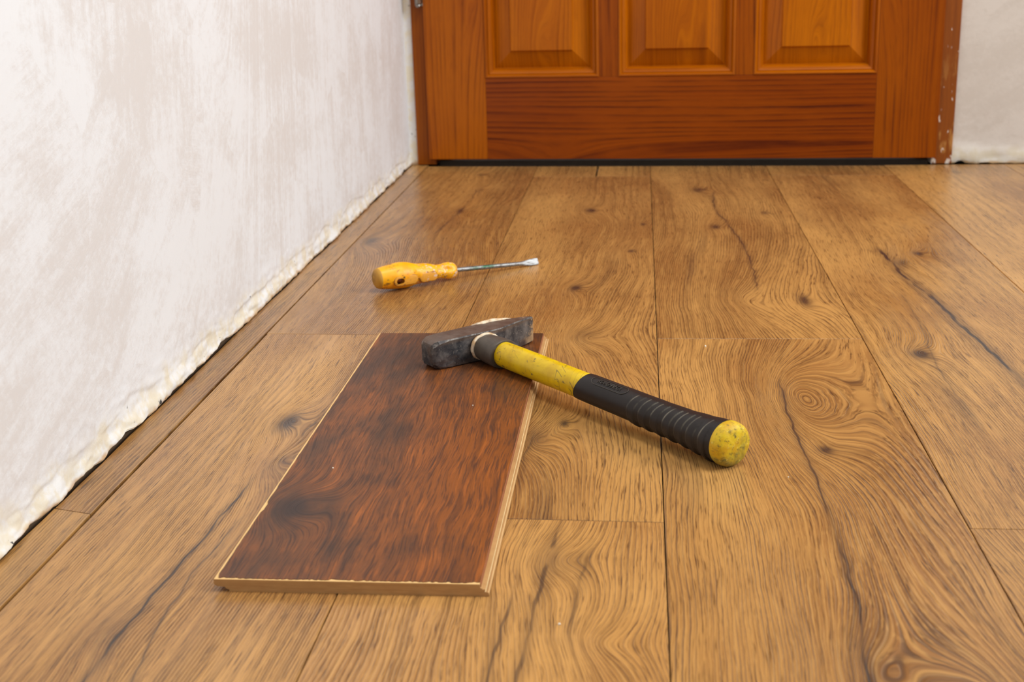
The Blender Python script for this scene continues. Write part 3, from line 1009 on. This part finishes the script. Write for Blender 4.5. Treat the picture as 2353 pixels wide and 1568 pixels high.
def grip_mat():
    M = Mat('black_grip_rubber')
    X, Y, Z = M.coords()
    n = M.noise(M.vec(X, Y, Z), 260, 4, 0.6)
    n2 = M.noise(M.vec(X, Y, Z), 60, 3)
    c = M.mix(n2, rgb(27, 23, 22), rgb(36, 31, 30))
    v = M.voronoi(M.vec(X, Y, Z), 95)
    c = M.mix((1.0 - M.step(v, 0.03, 0.07)) * M.step(n, 0.52, 0.6), c, rgb(150, 146, 120))
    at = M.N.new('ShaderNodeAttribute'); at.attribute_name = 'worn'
    c = M.mix(S(M, at.outputs['Fac']) * M.step(n2 + n * 0.3, 0.45, 0.75) * 0.75, c, rgb(146, 142, 124))  # pale rib edges: wear plus a highlight painted into the colour
    return M.out(c, 0.46 + (n - 0.5) * 0.15, bump=n, bstr=0.12, bdist=0.0004, spec=0.35)


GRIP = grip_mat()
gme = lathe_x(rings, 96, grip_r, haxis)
worn = []  # rib-edge wear and painted highlight, strongest on the upper side
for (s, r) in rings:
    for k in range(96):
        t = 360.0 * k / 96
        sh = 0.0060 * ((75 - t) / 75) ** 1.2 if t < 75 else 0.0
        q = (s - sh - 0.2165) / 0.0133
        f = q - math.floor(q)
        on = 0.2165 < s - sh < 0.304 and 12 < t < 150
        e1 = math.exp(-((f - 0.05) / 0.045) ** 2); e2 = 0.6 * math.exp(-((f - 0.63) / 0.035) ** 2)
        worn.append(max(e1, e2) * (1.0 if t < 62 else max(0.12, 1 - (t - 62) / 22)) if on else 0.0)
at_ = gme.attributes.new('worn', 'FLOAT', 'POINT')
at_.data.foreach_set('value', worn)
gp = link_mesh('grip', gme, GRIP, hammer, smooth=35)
tag(gp, 'black ribbed rubber grip')
# parting edge of the moulded grip round its front end
tag(link_mesh('end_cap', lathe_x([(0.3080, 0.0120), (0.3090, 0.0160), (0.3110, 0.0167), (0.3140, 0.0167), (0.3166, 0.0162), (0.3185, 0.0151), (0.3197, 0.0132), (0.3205, 0.0100), (0.3209, 0.0060), (0.3211, 0.0025)], 64,
                              rfun=lambda s, r, th: (r, 0.0005 * fbm((r * 300 * math.cos(th), r * 300 * math.sin(th), 0), 3) if s > 0.3165 else 0.0), axis=haxis),
              yellow_mat('scuffed_yellow_cap', True), hammer, smooth=60), 'scuffed yellow butt cap stained green and grey')


# raised maker's mark: oval outline with slanted lettering across it
def on_grip(s, arc, h):
    r = interp(s, GR)
    th = math.radians(20) - arc / r
    ay, az = haxis(s)
    return (s, ay - (r + h) * math.sin(th), az + (r + h) * math.cos(th))


LOGO = plain('worn_grip_relief', rgb(60, 54, 47), 0.5)
SC = 0.1885
V, F = [], []
hw, hr = 0.0150, 0.0042
path = []
for i in range(64):
    a = 2 * math.pi * i / 64
    sx = math.copysign(hw, math.cos(a)) + hr * 1.35 * math.cos(a); sy = hr * math.sin(a)
    path.append((sx, sy))
for (sx, sy) in path:
    l = math.hypot(sx - math.copysign(hw, sx), sy) or 1
    nx, ny = (sx - math.copysign(hw, sx)) / l, sy / l
    for w_, h_ in ((-0.00028, 0.0), (-0.00022, 0.00035), (0.00022, 0.00035), (0.00028, 0.0)):
        V.append(on_grip(SC + sx + nx * w_, sy + ny * w_, h_))
for i in range(64):
    j = (i + 1) % 64
    for q in range(3):
        F.append((i * 4 + q, j * 4 + q, j * 4 + q + 1, i * 4 + q + 1))
lg = link_mesh('maker_mark', mesh_from(V, F), LOGO, gp)
tag(lg, 'faint raised oval with slanted capital letters')
cu = bpy.data.curves.new('mark_text', 'FONT')
cu.body = 'ROUGHNECK'
cu.size = 0.0058; cu.shear = 0.3; cu.extrude = 0.00022; cu.align_x = 'CENTER'; cu.align_y = 'CENTER'; cu.resolution_u = 2
to = bpy.data.objects.new('mark_text', cu)
COL.objects.link(to)
dg = bpy.context.evaluated_depsgraph_get()
tm = bpy.data.meshes.new_from_object(to.evaluated_get(dg))
bpy.data.objects.remove(to)
xs_ = [v.co.x for v in tm.vertices]
half = max(abs(min(xs_)), abs(max(xs_)))
for v in tm.vertices:
    v.co = on_grip(SC + v.co.x / half * 0.0142, v.co.y * 1.05, 0.00018 + v.co.z)
link_mesh('lettering', tm, LOGO, gp)

# ------------------------------------------------------------------ screwdriver
SD0 = (-0.2887, 1.3739)
SANG = math.atan2(0.1264, 0.1663)
sd = empty('screwdriver', (SD0[0], SD0[1], 0), SANG)
tag(sd, 'slotted screwdriver with a worn yellow-orange handle and bare steel blade', 'screwdriver')


def saxis(s):
    return (0.0, 0.0150 - 0.066 * (s - 0.027) * (1 if s > 0.027 else 0.1))


def handle_mat():
    M = Mat('worn_orange_handle')
    X, Y, Z = M.coords()
    p = M.vec(X, Y, Z)
    n = M.noise(p, 60, 3)
    c = M.mix(M.step(n, 0.35, 0.7), rgb(255, 184, 8), rgb(250, 164, 6))
    lo = 1.0 - M.step(Z, 0.003, 0.012)
    s1 = M.noise(M.vec(X * 170, Y * 300, Z * 300), 1.0, 4, 0.65)
    s2 = M.noise(p, 45, 3)
    c = M.mix(M.step(s1, 0.55, 0.63) * M.step(s2, 0.44, 0.56) * 0.8, c, rgb(124, 74, 26))
    v = M.voronoi(p, 130)
    spot = (1.0 - M.step(v + (s1 - 0.5) * 0.25, 0.10, 0.22)) * M.step(s2, 0.47, 0.53)
    c = M.mix(spot * 0.9, c, rgb(34, 44, 34))
    w = M.noise(p, 210, 4, 0.7)
    wm = M.step(w, 0.53, 0.60) * M.step(X, 0.040, 0.050) * M.step(s1, 0.42, 0.50) * M.step(Y * -1.0, -0.004, 0.004)
    c = M.mix(wm * 0.85, c, rgb(226, 206, 196))
    return M.out(c, 0.42, bump=s1, bstr=0.15, bdist=0.0006)


HND = handle_mat()
HR = [(0.0, 0.0116), (0.0084, 0.0130), (0.0167, 0.0143), (0.0251, 0.0148), (0.0320, 0.0146), (0.0376, 0.0137), (0.0440, 0.0120), (0.0502, 0.0111), (0.0585, 0.0110), (0.0640, 0.0100),
      (0.0711, 0.0082), (0.0752, 0.0078), (0.0800, 0.0085), (0.0850, 0.0096), (0.0890, 0.0097), (0.0915, 0.0092), (0.0935, 0.0090), (0.0945, 0.0080)]


def lin(x, pts):
    for (a, p), (b, q) in zip(pts, pts[1:]):
        if x <= b: return p + (q - p) * (x - a) / (b - a)
    return pts[-1][1]


def handle_r(s, r, th):
    fl = math.exp(-((s - 0.0835) / 0.0055) ** 2)
    fl2 = max(0.0, math.cos(3 * (th - math.radians(62))))
    d = r - 0.0032 * fl * fl2 ** 2
    # thumb saddle between the two pads on the camera side
    sad = math.exp(-((s - 0.0425) / 0.0030) ** 2) * max(0.0, math.cos(th - math.radians(104))) ** 3
    d -= 0.0016 * sad
    return d, 0.0


rings = [(0.0001, 0.0)] and [(0.0945 * i / 110, lin(0.0945 * i / 110, HR)) for i in range(111)]
hm = lathe_x(rings, 64, handle_r, saxis)
hnd = link_mesh('handle', hm, HND, sd, smooth=40)


def stadium(cx_, cz_, L, R, y0, y1, taper, n=14):
    """flat oval pad lying in the X-Z plane, from y0 (inside) to y1 (outer face)"""
    V, F = [], []
    def outline(k):
        pts = []
        for sgn in (1, -1):
            for i in range(n + 1):
                a = -math.pi / 2 + math.pi * i / n
                pts.append((cx_ + sgn * (L / 2 - R) + sgn * (R - k) * math.cos(a), cz_ + sgn * (R - k) * math.sin(a)))
        return pts
    rws = [(0, y0), (0, y1 + taper), (taper * 0.5, y1 + taper * 0.3), (taper * 1.3, y1)]
    for k, y in rws:
        for (x, z) in outline(k): V.append((x, y, z))
    m_ = 2 * (n + 1)
    for r_ in range(len(rws) - 1):
        for i in range(m_):
            j = (i + 1) % m_
            F.append((r_ * m_ + i, r_ * m_ + j, (r_ + 1) * m_ + j, (r_ + 1) * m_ + i))
    F.append(tuple(range(m_))[::-1]); F.append(tuple(range((len(rws) - 1) * m_, len(rws) * m_)))
    return mesh_from(V, F)




def pad_mat():
    M = Mat('worn_dull_orange_pad')
    X, Y, Z = M.coords()
    p = M.vec(X, Y, Z)
    s1 = M.noise(M.vec(X * 190, Y * 300, Z * 260), 1.0, 4, 0.65)
    s2 = M.noise(p, 75, 2)
    c = M.mix(s2, rgb(236, 166, 34), rgb(216, 146, 46))
    c = M.mix(M.step(s1, 0.52, 0.62) * M.step(s2, 0.42, 0.56) * 0.75, c, rgb(132, 86, 40))
    w = M.noise(p, 240, 3, 0.7)
    c = M.mix(M.step(w, 0.56, 0.62) * M.step(X, 0.050, 0.056) * 0.8, c, rgb(224, 204, 196))
    return M.out(c, 0.55, bump=s1, bstr=0.2, bdist=0.0006)


PADM = pad_mat()
pad1 = link_mesh('thumb_pad', stadium(0.0270, 0.0118, 0.0300, 0.0056, -0.006, -0.0146, 0.0010), PADM, sd, smooth=35)
pad2 = link_mesh('thumb_pad', stadium(0.0570, 0.0105, 0.0235, 0.0056, -0.004, -0.0113, 0.0012), PADM, sd, smooth=35)
RIMM = plain('grimy_pad_rim', rgb(150, 96, 36), 0.7)
for o in (pad1, pad2):
    o.data.materials.append(RIMM)
    for i, p_ in enumerate(o.data.polygons):
        if i < 30 * 2: p_.material_index = 1
# hanging hole cut through handle and pad
cut = link_mesh('cutter', stadium(0.0200, 0.0118, 0.0098, 0.0031, 0.03, -0.03, 0.0001), None)
cut.parent = sd
for o in (hnd, pad1):
    md = o.modifiers.new('hole', 'BOOLEAN'); md.object = cut; md.operation = 'DIFFERENCE'; md.solver = 'EXACT'
bpy.context.view_layer.update()
dg = bpy.context.evaluated_depsgraph_get()
for o in (hnd, pad1):
    nm = bpy.data.meshes.new_from_object(o.evaluated_get(dg))
    o.modifiers.clear(); o.data = nm
bpy.data.objects.remove(cut)


def cap_mat():
    M = Mat('dirty_cap')
    X, Y, Z = M.coords()
    n = M.noise(M.vec(X, Y, Z), 150, 4, 0.65)
    c = M.mix(n, rgb(206, 156, 62), rgb(190, 136, 44))
    g_ = M.gauss(Y, Z, 0.004, 0.0165, 0.006, 0.007) * M.step(n, 0.3, 0.6)
    c = M.mix(g_ * 0.8, c, rgb(92, 68, 36))
    return M.out(c, 0.6, bump=n, bstr=0.2, bdist=0.0006)


tag(link_mesh('butt_cap', lathe_x([(-0.0052, 0.002), (-0.0050, 0.0055), (-0.0042, 0.0085), (-0.0028, 0.0105), (-0.0010, 0.0114), (-0.0003, 0.0116), (0.0004, 0.0114)], 48, axis=saxis), cap_mat(), sd, smooth=50),
    'dirty dull yellow butt cap')


def shank_mat():
    M = Mat('worn_chrome_shank')
    X, Y, Z = M.coords()
    n = M.noise(M.vec(X * 120, Y * 400, Z * 400), 1.0, 4, 0.7)
    c = M.mix(M.step(n, 0.45, 0.7), rgb(150, 149, 148), rgb(96, 90, 84))
    gr = M.noise(M.vec(X * 70, Y * 200, Z * 200), 1.0, 3)
    gm = M.gauss(X, Y, 0.135, 0.0, 0.016, 1.0) * M.step(gr, 0.50, 0.58)
    c = M.mix(gm * 0.8, c, rgb(20, 96, 60))
    return M.out(c, 0.36 + n * 0.25, metal=0.85)


SHK = shank_mat()
tag(link_mesh('shank', lathe_x([(0.090, 0.0026), (0.15, 0.0026), (0.183, 0.0026)], 28, axis=saxis), SHK, sd, smooth=40), 'round steel shank')
# slotted blade: round neck flattening into a flared chisel
V, F = [], []
tilt = math.radians(24)
BLS = [(0.182, 0.0026, 0.0026), (0.186, 0.0026, 0.0025), (0.192, 0.0032, 0.0011), (0.198, 0.0040, 0.0011), (0.2045, 0.0042, 0.0006), (0.2085, 0.0040, 0.0005), (0.2095, 0.0036, 0.0004)]
nb = 24
for s, w_, t_ in BLS:
    ay, az = saxis(s)
    pw = 2.0 if s < 0.19 else 5.0
    for i in range(nb):
        a = 2 * math.pi * i / nb
        cw = math.copysign(abs(math.cos(a)) ** (2 / pw), math.cos(a)) * w_
        ct = math.copysign(abs(math.sin(a)) ** (2 / pw), math.sin(a)) * t_
        V.append((s, ay - ct * math.cos(tilt) + cw * math.sin(tilt), max(az, 0.0042) + cw * math.cos(tilt) + ct * math.sin(tilt)))
for i in range(len(BLS) - 1):
    for k_ in range(nb):
        j = (k_ + 1) % nb
        F.append((i * nb + k_, i * nb + j, (i + 1) * nb + j, (i + 1) * nb + k_))
F.append(tuple(range(nb))); F.append(tuple(range((len(BLS) - 1) * nb, len(BLS) * nb))[::-1])
tag(link_mesh('blade', mesh_from(V, F), SHK, sd, smooth=35), 'flared flat steel tip')
tag(link_mesh('ferrule', lathe_x([(0.0900, 0.0075), (0.0925, 0.0086), (0.0945, 0.0086), (0.0958, 0.0078), (0.0960, 0.0030)], 40, axis=saxis), PADM, sd, smooth=40), 'dull orange front collar')

# ------------------------------------------------------------------ plaster crumbs dropped on the boards
CR = plain('plaster_crumb', rgb(236, 230, 214), 0.8)
spots = [(-0.0137, 0.9830, 0.0), (0.1030, 0.8580, 0.0), (-0.0448, 0.6440, 0.0), (-0.219, 0.846, 0.008), (-0.252, 0.9, 0.0), (0.06, 1.17, 0.0), (0.27, 0.745, 0.0), (-0.135, 0.98, 0.008)]
rnd = random.Random(3)
bm = bmesh.new()
for (x, y, z) in spots:
    r = rnd.uniform(0.0005, 0.0009)
    mt = Matrix.Translation((x, y, z + r * 0.6)) @ Matrix.Rotation(rnd.uniform(0, 3), 4, 'Z')
    res = bmesh.ops.create_icosphere(bm, subdivisions=1, radius=r, matrix=mt)
    for v in res['verts']: v.co += Vector((rnd.uniform(-1, 1), rnd.uniform(-1, 1), rnd.uniform(-0.4, 0.4))) * r * 0.3
me = bpy.data.meshes.new('crumbs'); bm.to_mesh(me); bm.free()
tag(link_mesh('plaster_crumbs', me, CR), 'tiny pale plaster crumbs scattered over the floor planks', 'crumbs', kind='stuff')
